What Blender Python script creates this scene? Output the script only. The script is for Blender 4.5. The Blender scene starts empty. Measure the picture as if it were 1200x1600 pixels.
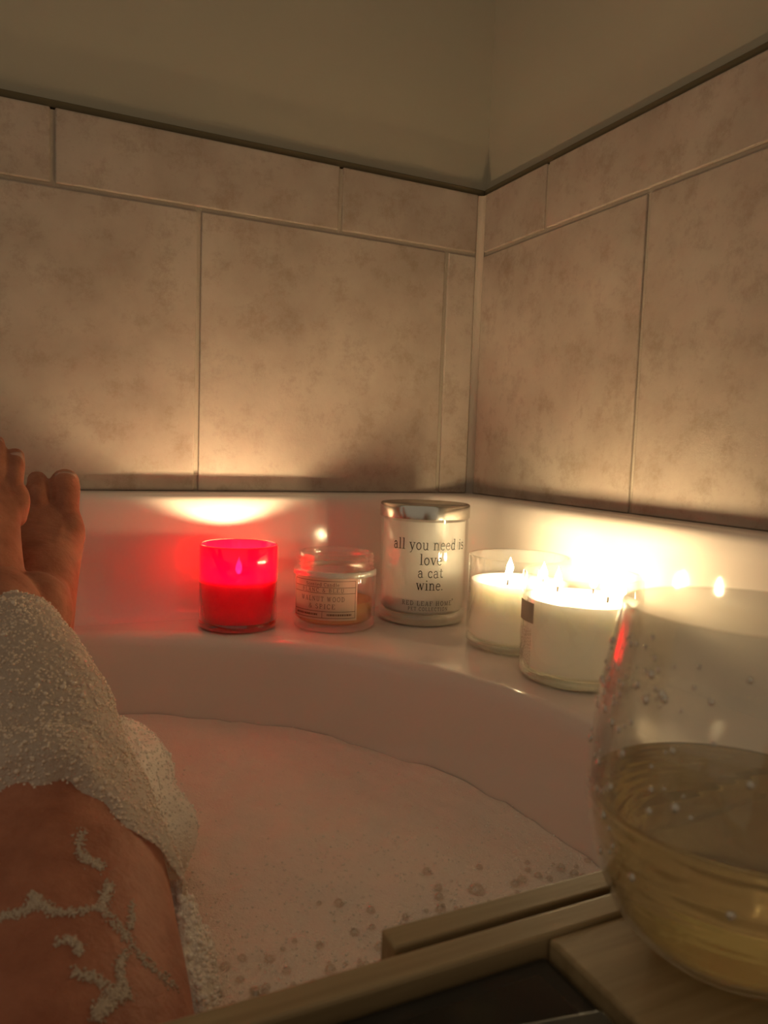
import bpy, bmesh, math, random
import numpy as np
from mathutils import Vector, Matrix, noise
from mathutils.bvhtree import BVHTree

random.seed(7); rng = np.random.default_rng(7)
SC = bpy.context.scene
COL = SC.collection
PI = math.pi
ZC = 0.71                       # camera height; the tub deck is 0.19 m below it

# ------------------------------------------------------------------ camera
F, YAW, PITCH, ROLL = 1182.5, math.radians(25.695), math.radians(4.858), math.radians(2.011)
def cam_rows():
    B = np.array([[1, 0, 0], [0, 0, -1], [0, 1, 0]], float)
    c, s = math.cos(YAW), math.sin(YAW); Y = np.array([[c, 0, -s], [0, 1, 0], [s, 0, c]])
    c, s = math.cos(PITCH), math.sin(PITCH); P = np.array([[1, 0, 0], [0, c, -s], [0, s, c]])
    c, s = math.cos(ROLL), math.sin(ROLL); Q = np.array([[c, -s, 0], [s, c, 0], [0, 0, 1]])
    return Q @ P @ Y @ B
MC = cam_rows()
cd = bpy.data.cameras.new('camera'); cam = bpy.data.objects.new('camera', cd); COL.objects.link(cam)
cd.sensor_fit = 'VERTICAL'; cd.sensor_height = 36.0; cd.lens = F / 1600 * 36
cd.clip_start = 0.01
rx, dn, fw = MC
cam.matrix_world = Matrix(((rx[0], -dn[0], -fw[0], 0), (rx[1], -dn[1], -fw[1], 0), (rx[2], -dn[2], -fw[2], ZC), (0, 0, 0, 1)))
cd.dof.use_dof = True; cd.dof.focus_distance = 0.80; cd.dof.aperture_fstop = 18
SC.camera = cam
CAM = Vector((0, 0, ZC))
def ray(px, py):
    d = MC.T @ np.array([(px - 600) / F, (py - 800) / F, 1.0])
    return Vector(d).normalized()

# ------------------------------------------------------------------ world, exposure
W = bpy.data.worlds.new('world'); SC.world = W; W.use_nodes = True
W.node_tree.nodes['Background'].inputs[0].default_value = (1.0, 0.82, 0.58, 1)
W.node_tree.nodes['Background'].inputs[1].default_value = 0.120
FLAME, FLAME_RED = 135.0, 1180.0   # radiance of the flames (the single wick burns brighter)
vs = SC.view_settings
SC.display_settings.display_device = 'sRGB'
vs.view_transform = 'Standard'; vs.look = 'None'; vs.gamma = 1.0; vs.use_curve_mapping = False
vs.exposure = 1.0
cy = SC.cycles
cy.use_denoising = True
cy.max_bounces = 10; cy.diffuse_bounces = 7; cy.glossy_bounces = 5; cy.transmission_bounces = 8; cy.transparent_max_bounces = 32
cy.sample_clamp_indirect = 15.0; cy.caustics_reflective = False; cy.caustics_refractive = True; cy.blur_glossy = 0.5

# ------------------------------------------------------------------ material helpers
def newmat(name):
    m = bpy.data.materials.new(name); m.use_nodes = True
    nt = m.node_tree; nt.nodes.clear()
    out = nt.nodes.new('ShaderNodeOutputMaterial')
    return m, nt, out
def N(nt, t, **kw):
    n = nt.nodes.new(t)
    for k, v in kw.items(): setattr(n, k, v)
    return n
def L(nt, a, b): nt.links.new(a, b)
def coords(nt, scale=(1, 1, 1), kind='Object'):
    tc = N(nt, 'ShaderNodeTexCoord'); mp = N(nt, 'ShaderNodeMapping'); mp.inputs['Scale'].default_value = scale
    L(nt, tc.outputs[kind], mp.inputs[0]); return mp.outputs[0]
def noise_node(nt, co, scale, detail=4, rough=.55):
    n = N(nt, 'ShaderNodeTexNoise'); n.inputs['Scale'].default_value = scale
    n.inputs['Detail'].default_value = detail; n.inputs['Roughness'].default_value = rough
    L(nt, co, n.inputs['Vector']); return n.outputs['Fac']
def ramp(nt, fac, stops):
    r = N(nt, 'ShaderNodeValToRGB'); e = r.color_ramp.elements
    while len(e) < len(stops): e.new(0.5)
    for i, (p, c) in enumerate(stops): e[i].position = p; e[i].color = (*c, 1)
    L(nt, fac, r.inputs[0]); return r.outputs[0]
def bump(nt, h, strength, dist):
    b = N(nt, 'ShaderNodeBump'); b.inputs['Strength'].default_value = strength; b.inputs['Distance'].default_value = dist
    L(nt, h, b.inputs['Height']); return b.outputs[0]
def principled(name, col, rough=.5, metal=0, spec=.5, coat=0, sss=0, sss_r=(1, .5, .3), sss_s=.01, bumpn=None, colnoise=None):
    m, nt, out = newmat(name); p = N(nt, 'ShaderNodeBsdfPrincipled')
    p.inputs['Base Color'].default_value = (*col, 1); p.inputs['Roughness'].default_value = rough
    p.inputs['Metallic'].default_value = metal; p.inputs['Specular IOR Level'].default_value = spec
    p.inputs['Coat Weight'].default_value = coat; p.inputs['Coat Roughness'].default_value = .08
    if sss:
        p.inputs['Subsurface Weight'].default_value = sss; p.inputs['Subsurface Radius'].default_value = sss_r; p.inputs['Subsurface Scale'].default_value = sss_s
    if colnoise:
        sc, c2, lo, hi = colnoise
        L(nt, ramp(nt, noise_node(nt, coords(nt), sc, 6, .6), [(lo, col), (hi, c2)]), p.inputs['Base Color'])
    if bumpn:
        sc, st, di = bumpn
        L(nt, bump(nt, noise_node(nt, coords(nt), sc, 5), st, di), p.inputs['Normal'])
    L(nt, p.outputs[0], out.inputs[0]); return m
def thin_glass(name, tint=(1, 1, 1), f0=.045, rough=.02, translucent=None, tw=0, power=4.0, bumpn=None, haze=0, hcol=(.8, .78, .74)):
    """thin-walled glass: straight transmission plus Fresnel-weighted gloss, optional coloured translucency"""
    m, nt, out = newmat(name)
    lw = N(nt, 'ShaderNodeLayerWeight'); lw.inputs['Blend'].default_value = .5
    pw = N(nt, 'ShaderNodeMath', operation='POWER'); pw.inputs[1].default_value = power; L(nt, lw.outputs['Facing'], pw.inputs[0])
    mr = N(nt, 'ShaderNodeMapRange'); mr.inputs['To Min'].default_value = f0; mr.inputs['To Max'].default_value = .85; L(nt, pw.outputs[0], mr.inputs[0])
    tr = N(nt, 'ShaderNodeBsdfTransparent'); tr.inputs[0].default_value = (*tint, 1)
    gl = N(nt, 'ShaderNodeBsdfGlossy'); gl.inputs['Roughness'].default_value = rough; gl.inputs['Color'].default_value = (1, 1, 1, 1)
    if bumpn:
        nn = bump(nt, noise_node(nt, coords(nt), bumpn[0], 3), bumpn[1], bumpn[2])
        L(nt, nn, gl.inputs['Normal']); L(nt, nn, lw.inputs['Normal'])
    body = tr.outputs[0]
    if translucent:
        tl = N(nt, 'ShaderNodeBsdfTranslucent'); tl.inputs[0].default_value = (*translucent, 1)
        mx = N(nt, 'ShaderNodeMixShader'); mx.inputs[0].default_value = tw; L(nt, tr.outputs[0], mx.inputs[1]); L(nt, tl.outputs[0], mx.inputs[2]); body = mx.outputs[0]
    if haze:
        df = N(nt, 'ShaderNodeBsdfDiffuse'); df.inputs[0].default_value = (*hcol, 1)
        mh = N(nt, 'ShaderNodeMixShader'); mh.inputs[0].default_value = haze; L(nt, body, mh.inputs[1]); L(nt, df.outputs[0], mh.inputs[2]); body = mh.outputs[0]
    ms = N(nt, 'ShaderNodeMixShader'); L(nt, mr.outputs[0], ms.inputs[0]); L(nt, body, ms.inputs[1]); L(nt, gl.outputs[0], ms.inputs[2])
    L(nt, ms.outputs[0], out.inputs[0]); return m
def emission(name, col, s):
    m, nt, out = newmat(name); e = N(nt, 'ShaderNodeEmission'); e.inputs[0].default_value = (*col, 1); e.inputs[1].default_value = s
    L(nt, e.outputs[0], out.inputs[0]); return m

# ------------------------------------------------------------------ object helpers
def link(name, me, mat=None, parent=None, smooth=True):
    o = bpy.data.objects.new(name, me); COL.objects.link(o)
    if mat: me.materials.append(mat)
    if smooth and len(me.polygons): me.polygons.foreach_set('use_smooth', [True] * len(me.polygons))
    if parent: o.parent = parent
    return o
def sharp(o, ang=35):
    me = o.data; bm = bmesh.new(); bm.from_mesh(me)
    for e in bm.edges:
        if len(e.link_faces) == 2 and e.calc_face_angle(0) > math.radians(ang): e.smooth = False
    bm.to_mesh(me); bm.free(); return o
def mesh(name, v, f):
    me = bpy.data.meshes.new(name); me.from_pydata([tuple(p) for p in v], [], f); me.update(); return me
def obj(name, v, f, mat, parent=None, smooth=True): return link(name, mesh(name, v, f), mat, parent, smooth)
def tag(o, label=None, cat=None, group=None, kind=None):
    if label: o['label'] = label
    if cat: o['category'] = cat
    if group: o['group'] = group
    if kind: o['kind'] = kind
    return o
def empty(name, loc, label, cat, group=None):
    o = bpy.data.objects.new(name, None); COL.objects.link(o); o.location = loc; o.empty_display_size = .02
    return tag(o, label, cat, group)
def box(name, lo, hi, mat, parent=None, bev=0, seg=2, rotz=0, smooth=False):
    bm = bmesh.new(); bmesh.ops.create_cube(bm, size=1)
    lo = Vector(lo); hi = Vector(hi); c = (lo + hi) / 2; s = hi - lo
    for v in bm.verts: v.co = Vector((v.co.x * s.x, v.co.y * s.y, v.co.z * s.z))
    if bev: bmesh.ops.bevel(bm, geom=bm.edges[:], offset=bev, segments=seg, affect='EDGES', profile=.5)
    if rotz: bmesh.ops.rotate(bm, verts=bm.verts, cent=(0, 0, 0), matrix=Matrix.Rotation(rotz, 3, 'Z'))
    bmesh.ops.translate(bm, verts=bm.verts, vec=c)
    me = bpy.data.meshes.new(name); bm.to_mesh(me); bm.free()
    return link(name, me, mat, parent, smooth)
def lathe_data(prof, seg=72, closed=False):
    v = []; f = []; rings = []
    for r, z in prof:
        if r < 1e-6: v.append((0, 0, z)); rings.append([len(v) - 1])
        else:
            i0 = len(v); rings.append(list(range(i0, i0 + seg)))
            v += [(r * math.cos(2 * PI * k / seg), r * math.sin(2 * PI * k / seg), z) for k in range(seg)]
    pairs = list(zip(rings, rings[1:]))
    if closed: pairs.append((rings[-1], rings[0]))
    for a, b in pairs:
        for k in range(seg):
            k2 = (k + 1) % seg
            if len(a) == 1 and len(b) == 1: continue
            if len(a) == 1: f.append((a[0], b[k2], b[k]))
            elif len(b) == 1: f.append((a[k], a[k2], b[0]))
            else: f.append((a[k], a[k2], b[k2], b[k]))
    return v, f
def lathe(name, prof, mat, parent=None, seg=72, sharp_ang=None):
    v, f = lathe_data(prof, seg); o = obj(name, v, f, mat, parent)
    if sharp_ang: sharp(o, sharp_ang)
    return o
def catmull(P, n):
    P = [np.asarray(p, float) for p in P]; Q = [2 * P[0] - P[1]] + P + [2 * P[-1] - P[-2]]; out = []
    for i in range(1, len(Q) - 2):
        for k in range(n):
            t = k / n
            a, b, c, d = Q[i - 1], Q[i], Q[i + 1], Q[i + 2]
            out.append(.5 * (2 * b + (c - a) * t + (2 * a - 5 * b + 4 * c - d) * t * t + (3 * b - a - 3 * c + d) * t ** 3))
    out.append(P[-1]); return np.array(out)
def tube_data(P, R, ref, n=6, seg=20, cap=True):
    """closed tube along P with elliptical sections R=[(ra along ref-side, rb along ref)]"""
    D = catmull([np.r_[p, r] for p, r in zip(P, R)], n); pts = D[:, :3]; rad = np.abs(D[:, 3:5])
    tan = np.gradient(pts, axis=0); tan /= np.linalg.norm(tan, axis=1)[:, None]
    rings = []; ref = np.asarray(ref, float)
    for p, t, r in zip(pts, tan, rad):
        b = ref - t * (ref @ t); b /= np.linalg.norm(b); a = np.cross(t, b); rings.append((p, a, b, r, t))
    allr = []
    if cap:
        p, a, b, r, t = rings[0]
        for s in (.2, .5, .8): allr.append((p - t * min(r) * math.cos(s * PI / 2), a, b, r * math.sin(s * PI / 2)))
    for p, a, b, r, t in rings: allr.append((p, a, b, r))
    if cap:
        p, a, b, r, t = rings[-1]
        for s in (.8, .5, .2): allr.append((p + t * min(r) * math.cos(s * PI / 2), a, b, r * math.sin(s * PI / 2)))
    v = []; f = []
    for p, a, b, r in allr:
        for k in range(seg):
            th = 2 * PI * k / seg; v.append(p + a * r[0] * math.cos(th) + b * r[1] * math.sin(th))
    for i in range(len(allr) - 1):
        for k in range(seg):
            k2 = (k + 1) % seg; f.append((i * seg + k, i * seg + k2, (i + 1) * seg + k2, (i + 1) * seg + k))
    f.append(tuple(range(seg - 1, -1, -1))); f.append(tuple(range((len(allr) - 1) * seg, len(allr) * seg)))
    return v, f
def merge(parts):
    V = []; Fc = []
    for v, f in parts:
        o = len(V); V += list(v); Fc += [tuple(i + o for i in q) for q in f]
    return V, Fc
def ico(sub):
    bm = bmesh.new(); bmesh.ops.create_icosphere(bm, subdivisions=sub, radius=1)
    v = np.array([p.co[:] for p in bm.verts]); f = np.array([[q.index for q in t.verts] for t in bm.faces]); bm.free(); return v, f
ICO1, ICO2 = ico(1), ico(2)
def spheres(name, C, R, mat, parent=None, sub=1, squash=None, facet=False):
    """many small balls in one mesh; squash=(N,3) flattens each along that direction"""
    bv, bf = ICO1 if sub == 1 else ICO2
    C = np.asarray(C, float); R = np.asarray(R, float); n = len(C); nv = len(bv); nf = len(bf)
    V = bv[None] * R[:, None, None]
    if facet:                                   # each ball turned its own way, flat facets that catch the flames
        q = rng.normal(size=(n, 4)); q /= np.linalg.norm(q, axis=1)[:, None]; w, x, y, z = q.T
        RM = np.stack([1 - 2 * (y * y + z * z), 2 * (x * y - z * w), 2 * (x * z + y * w), 2 * (x * y + z * w), 1 - 2 * (x * x + z * z), 2 * (y * z - x * w), 2 * (x * z - y * w), 2 * (y * z + x * w), 1 - 2 * (x * x + y * y)], 1).reshape(n, 3, 3)
        V = np.einsum('nij,nkj->nki', RM, V)
    if squash is not None:
        d = np.einsum('nij,nj->ni', V, squash); V = V - squash[:, None, :] * (d * .45)[:, :, None]
    V = (V + C[:, None]).reshape(-1, 3)
    T = (bf[None] + (np.arange(n) * nv)[:, None, None]).reshape(-1, 3)
    me = bpy.data.meshes.new(name); me.vertices.add(len(V)); me.vertices.foreach_set('co', V.ravel().astype(np.float32))
    me.loops.add(T.size); me.loops.foreach_set('vertex_index', T.ravel().astype(np.int32))
    me.polygons.add(len(T)); me.polygons.foreach_set('loop_start', np.arange(0, T.size, 3, dtype=np.int32))
    me.update(calc_edges=True); me.validate()
    return link(name, me, mat, parent, not facet)

# ------------------------------------------------------------------ materials
def tile_material():
    m, nt, out = newmat('stone_tile'); p = N(nt, 'ShaderNodeBsdfPrincipled'); co = coords(nt)
    oi = N(nt, 'ShaderNodeObjectInfo')
    add = N(nt, 'ShaderNodeVectorMath', operation='ADD'); sc = N(nt, 'ShaderNodeVectorMath', operation='SCALE')
    L(nt, oi.outputs['Location'], sc.inputs[0]); sc.inputs['Scale'].default_value = 7.3
    L(nt, co, add.inputs[0]); L(nt, sc.outputs[0], add.inputs[1]); co = add.outputs[0]
    big = ramp(nt, noise_node(nt, co, 9, 7, .62), [(.30, (.345, .27, .22)), (.47, (.415, .335, .275)), (.64, (.47, .39, .325))])
    fine = ramp(nt, noise_node(nt, co, 34, 9, .78), [(.34, (.62, .56, .50)), (.50, (1, 1, 1))])
    mul = N(nt, 'ShaderNodeMix', data_type='RGBA', blend_type='MULTIPLY'); mul.inputs['Factor'].default_value = .6
    L(nt, big, mul.inputs['A']); L(nt, fine, mul.inputs['B'])
    L(nt, mul.outputs['Result'], p.inputs['Base Color'])
    p.inputs['Roughness'].default_value = .62; p.inputs['Specular IOR Level'].default_value = .25
    L(nt, bump(nt, noise_node(nt, co, 60, 8, .7), .35, .0012), p.inputs['Normal'])
    L(nt, p.outputs[0], out.inputs[0]); return m
def milky(name, col, tw, base=None):
    """milky wax or frosted film: light passes through and scatters; base = a waxy shader mixed in"""
    if base: m = base; nt = m.node_tree; out = nt.nodes['Material Output']; d = nt.nodes['Principled BSDF']
    else: m, nt, out = newmat(name); d = N(nt, 'ShaderNodeBsdfDiffuse'); d.inputs[0].default_value = (*col, 1)
    t = N(nt, 'ShaderNodeBsdfTranslucent'); t.inputs[0].default_value = (*col, 1); x = N(nt, 'ShaderNodeMixShader'); x.inputs[0].default_value = tw
    L(nt, d.outputs[0], x.inputs[1]); L(nt, t.outputs[0], x.inputs[2]); L(nt, x.outputs[0], out.inputs[0]); return m
M_TILE = tile_material()
M_GROUT = principled('grout', (.42, .35, .28), .9, bumpn=(350, .8, .0012))
M_CAULK = principled('caulk', (.36, .29, .235), .55)
M_PAINT = principled('wall_paint', (.46, .405, .305), .8, bumpn=(180, .25, .0008))
M_TUB = principled('tub_acrylic', (.74, .645, .575), .09, spec=.5)
M_FLOOR = principled('floor_vinyl', (.35, .28, .22), .6)
M_FLAME = emission('flame', (1, .77, .42), FLAME); M_FLAMERED = emission('flame_single', (1, .77, .42), FLAME_RED)
def paper():
    m, nt, out = newmat('label_paper'); d = N(nt, 'ShaderNodeBsdfDiffuse'); d.inputs[0].default_value = (.92, .80, .66, 1)
    t = N(nt, 'ShaderNodeBsdfTranslucent'); t.inputs[0].default_value = (.92, .80, .66, 1); x = N(nt, 'ShaderNodeMixShader'); x.inputs[0].default_value = .65
    L(nt, d.outputs[0], x.inputs[1]); L(nt, t.outputs[0], x.inputs[2]); L(nt, x.outputs[0], out.inputs[0]); return m
M_FROST = milky('frosted_lining', (.985, .97, .945), .62)
M_GLASS = thin_glass('jar_glass', (.985, .985, .975), f0=.06, power=3.2)
M_GLASSBASE = thin_glass('jar_base_glass', (.93, .96, .92), f0=.10, power=2.5, haze=.22)
M_WAX = principled('ivory_wax', (.955, .925, .88), .45, sss=1, sss_r=(1, .93, .82), sss_s=.014)
milky('', (.93, .89, .82), .13, M_WAX)
M_WAXCAT = principled('white_wax', (.985, .965, .935), .45, sss=1, sss_r=(1, .95, .88), sss_s=.03)
M_WAXORANGE = principled('amber_wax', (.80, .42, .18), .4, sss=1, sss_r=(1, .45, .15), sss_s=.014)
M_WAXRED = principled('pale_wax', (.98, .86, .86), .45, sss=1, sss_r=(1, .85, .85), sss_s=.04)
milky('', (.85, .45, .20), .4, M_WAXORANGE)
milky('', (.95, .80, .80), .20, M_WAXRED)
M_RED = thin_glass('red_glass', (.92, .035, .15), f0=.05, translucent=(.48, .0006, .052), tw=.86, haze=.16, hcol=(.75, .004, .05))
M_REDBASE = thin_glass('red_base_glass', (.70, .22, .26), f0=.10, power=2.5)
M_WICK = principled('wick', (.03, .02, .015), .9)
M_METAL = principled('silver_lid', (.72, .68, .62), .16, metal=1)
M_PRINT = principled('dark_print', (.02, .015, .012), .6)
M_PRINT2 = principled('label_print', (.17, .09, .05), .7)
M_LABEL = paper()
M_BAR = milky('film_print', (.40, .34, .29), .6)
M_STICK = milky('label_film', (.72, .66, .60), .6)
M_WOOD = None
def wood():
    m, nt, out = newmat('bamboo'); p = N(nt, 'ShaderNodeBsdfPrincipled'); co = coords(nt, (3, 60, 60))
    L(nt, ramp(nt, noise_node(nt, co, 3, 6, .6), [(.3, (.27, .18, .085)), (.7, (.42, .30, .16))]), p.inputs['Base Color'])
    p.inputs['Roughness'].default_value = .45
    L(nt, bump(nt, noise_node(nt, coords(nt, (8, 60, 60)), 8, 4), .15, .0006), p.inputs['Normal'])
    L(nt, p.outputs[0], out.inputs[0]); return m
M_WOOD = wood()
M_BLACK = principled('black_screen', (.006, .005, .005), .12)
M_BLACKBODY = principled('black_casing', (.012, .011, .010), .35)
M_PHONE = principled('phone_casing', (.10, .085, .06), .3)
M_PALE = principled('pale_finish', (.7, .6, .5), .5)
def skin():
    m, nt, out = newmat('skin'); p = N(nt, 'ShaderNodeBsdfPrincipled'); co = coords(nt)
    L(nt, ramp(nt, noise_node(nt, co, 45, 5, .6), [(.3, (.33, .115, .065)), (.7, (.52, .21, .125))]), p.inputs['Base Color'])
    p.inputs['Roughness'].default_value = .5; p.inputs['Specular IOR Level'].default_value = .2
    p.inputs['Subsurface Weight'].default_value = .35; p.inputs['Subsurface Radius'].default_value = (1, .35, .2); p.inputs['Subsurface Scale'].default_value = .004
    L(nt, bump(nt, noise_node(nt, co, 110, 6, .7), .6, .0022), p.inputs['Normal'])
    L(nt, p.outputs[0], out.inputs[0]); return m
M_SKIN = skin()
M_NAIL = principled('toenail', (.58, .32, .24), .25)
def foam(name, col, bscale, bdist, trans=0):
    m, nt, out = newmat(name); p = N(nt, 'ShaderNodeBsdfPrincipled'); co = coords(nt)
    p.inputs['Base Color'].default_value = (*col, 1); p.inputs['Roughness'].default_value = .45
    v = N(nt, 'ShaderNodeTexVoronoi'); v.inputs['Scale'].default_value = bscale; L(nt, co, v.inputs['Vector'])
    v2 = N(nt, 'ShaderNodeTexVoronoi'); v2.inputs['Scale'].default_value = bscale * 2.7; L(nt, co, v2.inputs['Vector'])
    ad = N(nt, 'ShaderNodeMath', operation='ADD'); L(nt, v.outputs['Distance'], ad.inputs[0]); L(nt, v2.outputs['Distance'], ad.inputs[1])
    b = N(nt, 'ShaderNodeBump', invert=True); b.inputs['Strength'].default_value = .45; b.inputs['Distance'].default_value = bdist
    L(nt, ad.outputs[0], b.inputs['Height']); L(nt, b.outputs[0], p.inputs['Normal'])
    s = p.outputs[0]
    if trans:
        tr = N(nt, 'ShaderNodeBsdfTransparent'); mx = N(nt, 'ShaderNodeMixShader'); mx.inputs[0].default_value = trans
        L(nt, s, mx.inputs[1]); L(nt, tr.outputs[0], mx.inputs[2]); s = mx.outputs[0]
    L(nt, s, out.inputs[0]); return m
M_FOAM = foam('soap_foam', (.86, .75, .65), 420, .0012)
M_FOAMLEG = foam('soap_foam_on_leg', (.82, .70, .58), 330, .0018, .40)
M_BUBBLE = thin_glass('bubble', (.99, .985, .98), f0=.10, power=3, rough=.02)
M_BEAD = principled('foam_bead', (.95, .86, .76), .22, spec=.7)
M_SUDS = principled('skin_suds', (.55, .42, .31), .18, spec=1.0)
M_BUBBLEBIG = thin_glass('large_bubble', (.90, .87, .83), f0=.10, power=2.2, rough=.02)
M_DROP = thin_glass('water_drop', (.97, .96, .94), f0=.24, power=1.6, rough=.05, haze=.25, hcol=(.92, .78, .58))
M_BOWL = thin_glass('wine_glass', (.965, .965, .95), f0=.05, power=3.5, rough=.05, bumpn=(40, .1, .002), translucent=(.75, .72, .66), tw=.10, haze=.05)
def wine():
    m, nt, out = newmat('white_wine'); g = N(nt, 'ShaderNodeBsdfGlass'); g.inputs['Color'].default_value = (.92, .83, .60, 1); g.inputs['IOR'].default_value = 1.34; g.inputs['Roughness'].default_value = .03
    wv = N(nt, 'ShaderNodeTexWave', wave_type='BANDS', bands_direction='Z'); wv.inputs['Scale'].default_value = 55; wv.inputs['Distortion'].default_value = 1.5; wv.inputs['Detail'].default_value = 2
    L(nt, coords(nt), wv.inputs['Vector']); L(nt, bump(nt, wv.outputs['Fac'], .12, .001), g.inputs['Normal'])
    L(nt, g.outputs[0], out.inputs[0]); return m
M_WINE = wine()

# ================================================================== SETTING: walls, tiles, floor
YT, XT = 0.855, 0.537            # faces of the tiles (back wall, right wall)
YD, XD = YT + .014, XT + .014    # painted wall behind them
TOP, MID, BOT = ZC + .3265, ZC + .2515, ZC - .056
G = .0045
wall_back = tag(box('wall_back', (-1.3, YD, 0), (XD + .1, YD + .1, 1.9), M_PAINT), 'olive beige painted wall above and behind the tile, left of the corner', kind='structure')
wall_right = tag(box('wall_right', (XD, -1.3, 0), (XD + .1, YD, 1.9), M_PAINT), 'olive beige painted wall above and behind the tile, right of the corner', kind='structure')
floor = tag(box('floor', (-1.3, -1.3, -.05), (XD + .1, YD + .1, 0), M_FLOOR), 'dim brown bathroom floor under the tub', kind='structure')
def wall_tile(axis, a0, a1, z0, z1, par):
    if axis == 'x': o = box('tile', (a0, YT, z0), (a1, YD + .0005, z1), M_TILE, par, .0016, 2)
    else: o = box('tile', (XT, a0, z0), (XD + .0005, a1, z1), M_TILE, par, .0016, 2)
    c = sum((v.co for v in o.data.vertices), Vector()) / len(o.data.vertices)
    o.data.transform(Matrix.Translation(-c)); o.location = c
    return o
g = G / 2
def run(axis, joints, z0, z1, par):
    for a, b in zip(joints, joints[1:]):
        wall_tile(axis, a + g, b - g, z0, z1, par)
P = .311
run('x', [.341 - P * 5, .341 - P * 4, .341 - P * 3, .341 - P * 2, .341 - P, .341, .5325], MID + g, TOP, wall_back)
run('x', [.4875 - P * 5, .4875 - P * 4, .4875 - P * 3, .4875 - P * 2, .4875 - P, .4875, .5325], BOT, MID - g, wall_back)
run('y', [.722 - P * 5, .722 - P * 4, .722 - P * 3, .722 - P * 2, .722 - P, .722, .851], MID + g, TOP, wall_right)
run('y', [.5625 - P * 5, .5625 - P * 4, .5625 - P * 3, .5625 - P * 2, .5625 - P, .5625, .851], BOT, MID - g, wall_right)
box('grout', (-1.25, YT + .0022, .4), (XT + .004, YD + .0005, TOP - .002), M_GROUT, wall_back)
box('grout', (XT + .0022, -1.25, .4), (XD + .0005, YT + .004, TOP - .002), M_GROUT, wall_right)
M_SHADOW = principled('painted_shadow', (.12, .09, .045), .8)  # dark strip added along the tile top, coloured as the shadow above its edge
box('shadow_strip', (-1.25, YT + .0035, TOP + .0004), (XT + .005, YD + .0005, TOP + .0085), M_SHADOW, wall_back, .0012, 2)
box('shadow_strip', (XT + .0035, -1.25, TOP + .0004), (XD + .0005, YT + .0030, TOP + .0085), M_SHADOW, wall_right, .0012, 2)
# rounded caulk bead down the tile corner
cv = []; cf = []
for z in (BOT, TOP - .001):
    for k in range(7):
        a = PI / 2 * k / 6; rr = .0075
        cv.append((XT - rr + rr * math.sin(a) + .0005, YT - rr + rr * math.cos(a) + .0005, z))
    cv.append((XT + .004, YT + .004, z))
for k in range(7): cf.append((k, k + 1, 8 + k + 1, 8 + k))
cf.append((7, 0, 8, 15)); cf.append(tuple(range(8))); cf.append(tuple(range(15, 7, -1)))
obj('caulk_bead', cv, cf, M_CAULK, wall_back)

# ================================================================== BATHTUB
DZ = ZC - .19                    # deck height
A_, B_ = .36, .405               # corner semi-axes of the basin
CXR, CXL, CYF, CYN = .0, -.26, .372, -.42
NC = 28
def basin_loop(d, z):
    pts = []
    for (cx, cyy, a0) in ((CXR, CYF, 0), (CXL, CYF, PI / 2), (CXL, CYN, PI), (CXR, CYN, 3 * PI / 2)):
        for k in range(NC):
            t = a0 + PI / 2 * k / (NC - 1)
            pts.append((cx + (A_ - d) * math.cos(t), cyy + (B_ - d) * math.sin(t), z))
    return pts
X0, X1, Y0, Y1 = -.74, XT, -.95, YT
def rect_loop(z, x0=X0, x1=X1, y0=Y0, y1=Y1):
    pts = []; cs = ((x1, y1, 0), (x0, y1, 1), (x0, y0, 2), (x1, y0, 3))
    bl = basin_loop(0, 0)
    for i in range(4):
        cx, cyy, q = cs[i]; mx = (CXR, CXL, CXL, CXR)[i]; my = (CYF, CYF, CYN, CYN)[i]
        for k in range(NC):
            t = k / (NC - 1)
            s = min(1, 2 * t) if q in (0, 2) else min(1, 2 * t)
            u = max(0, 2 * t - 1)
            if q == 0: pts.append((x1 + (mx - x1) * u, my + (y1 - my) * s, z))
            if q == 1: pts.append((mx + (x0 - mx) * s, y1 + (my - y1) * u, z))
            if q == 2: pts.append((x0 + (mx - x0) * u, my + (y0 - my) * s, z))
            if q == 3: pts.append((mx + (x1 - mx) * s, y0 + (my - y0) * u, z))
    return pts
loops = [rect_loop(0.005), rect_loop(DZ - .006), rect_loop(DZ, X0 + .006, X1, Y0 + .006, Y1), basin_loop(-.016, DZ), basin_loop(-.0095, DZ - .0006), basin_loop(-.0045, DZ - .0028),
         basin_loop(-.001, DZ - .0065), basin_loop(.0015, DZ - .012), basin_loop(.0075, DZ - .03), basin_loop(.022, DZ - .075), basin_loop(.055, DZ - .20), basin_loop(.09, DZ - .32), basin_loop(.12, DZ - .37), basin_loop(.17, DZ - .39)]
V = [p for l in loops for p in l]; n = 4 * NC; Fc = []
for i in range(len(loops) - 1):
    for k in range(n):
        k2 = (k + 1) % n; Fc.append((i * n + k, (i + 1) * n + k, (i + 1) * n + k2, i * n + k2))
Fc.append(tuple((len(loops) - 1) * n + k for k in range(n)))
tub = obj('bathtub', V, [q[::-1] for q in Fc], M_TUB); sharp(tub, 50)
tag(tub, 'cream acrylic bathtub with a wide deck set into the tiled corner', 'bathtub')
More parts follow.
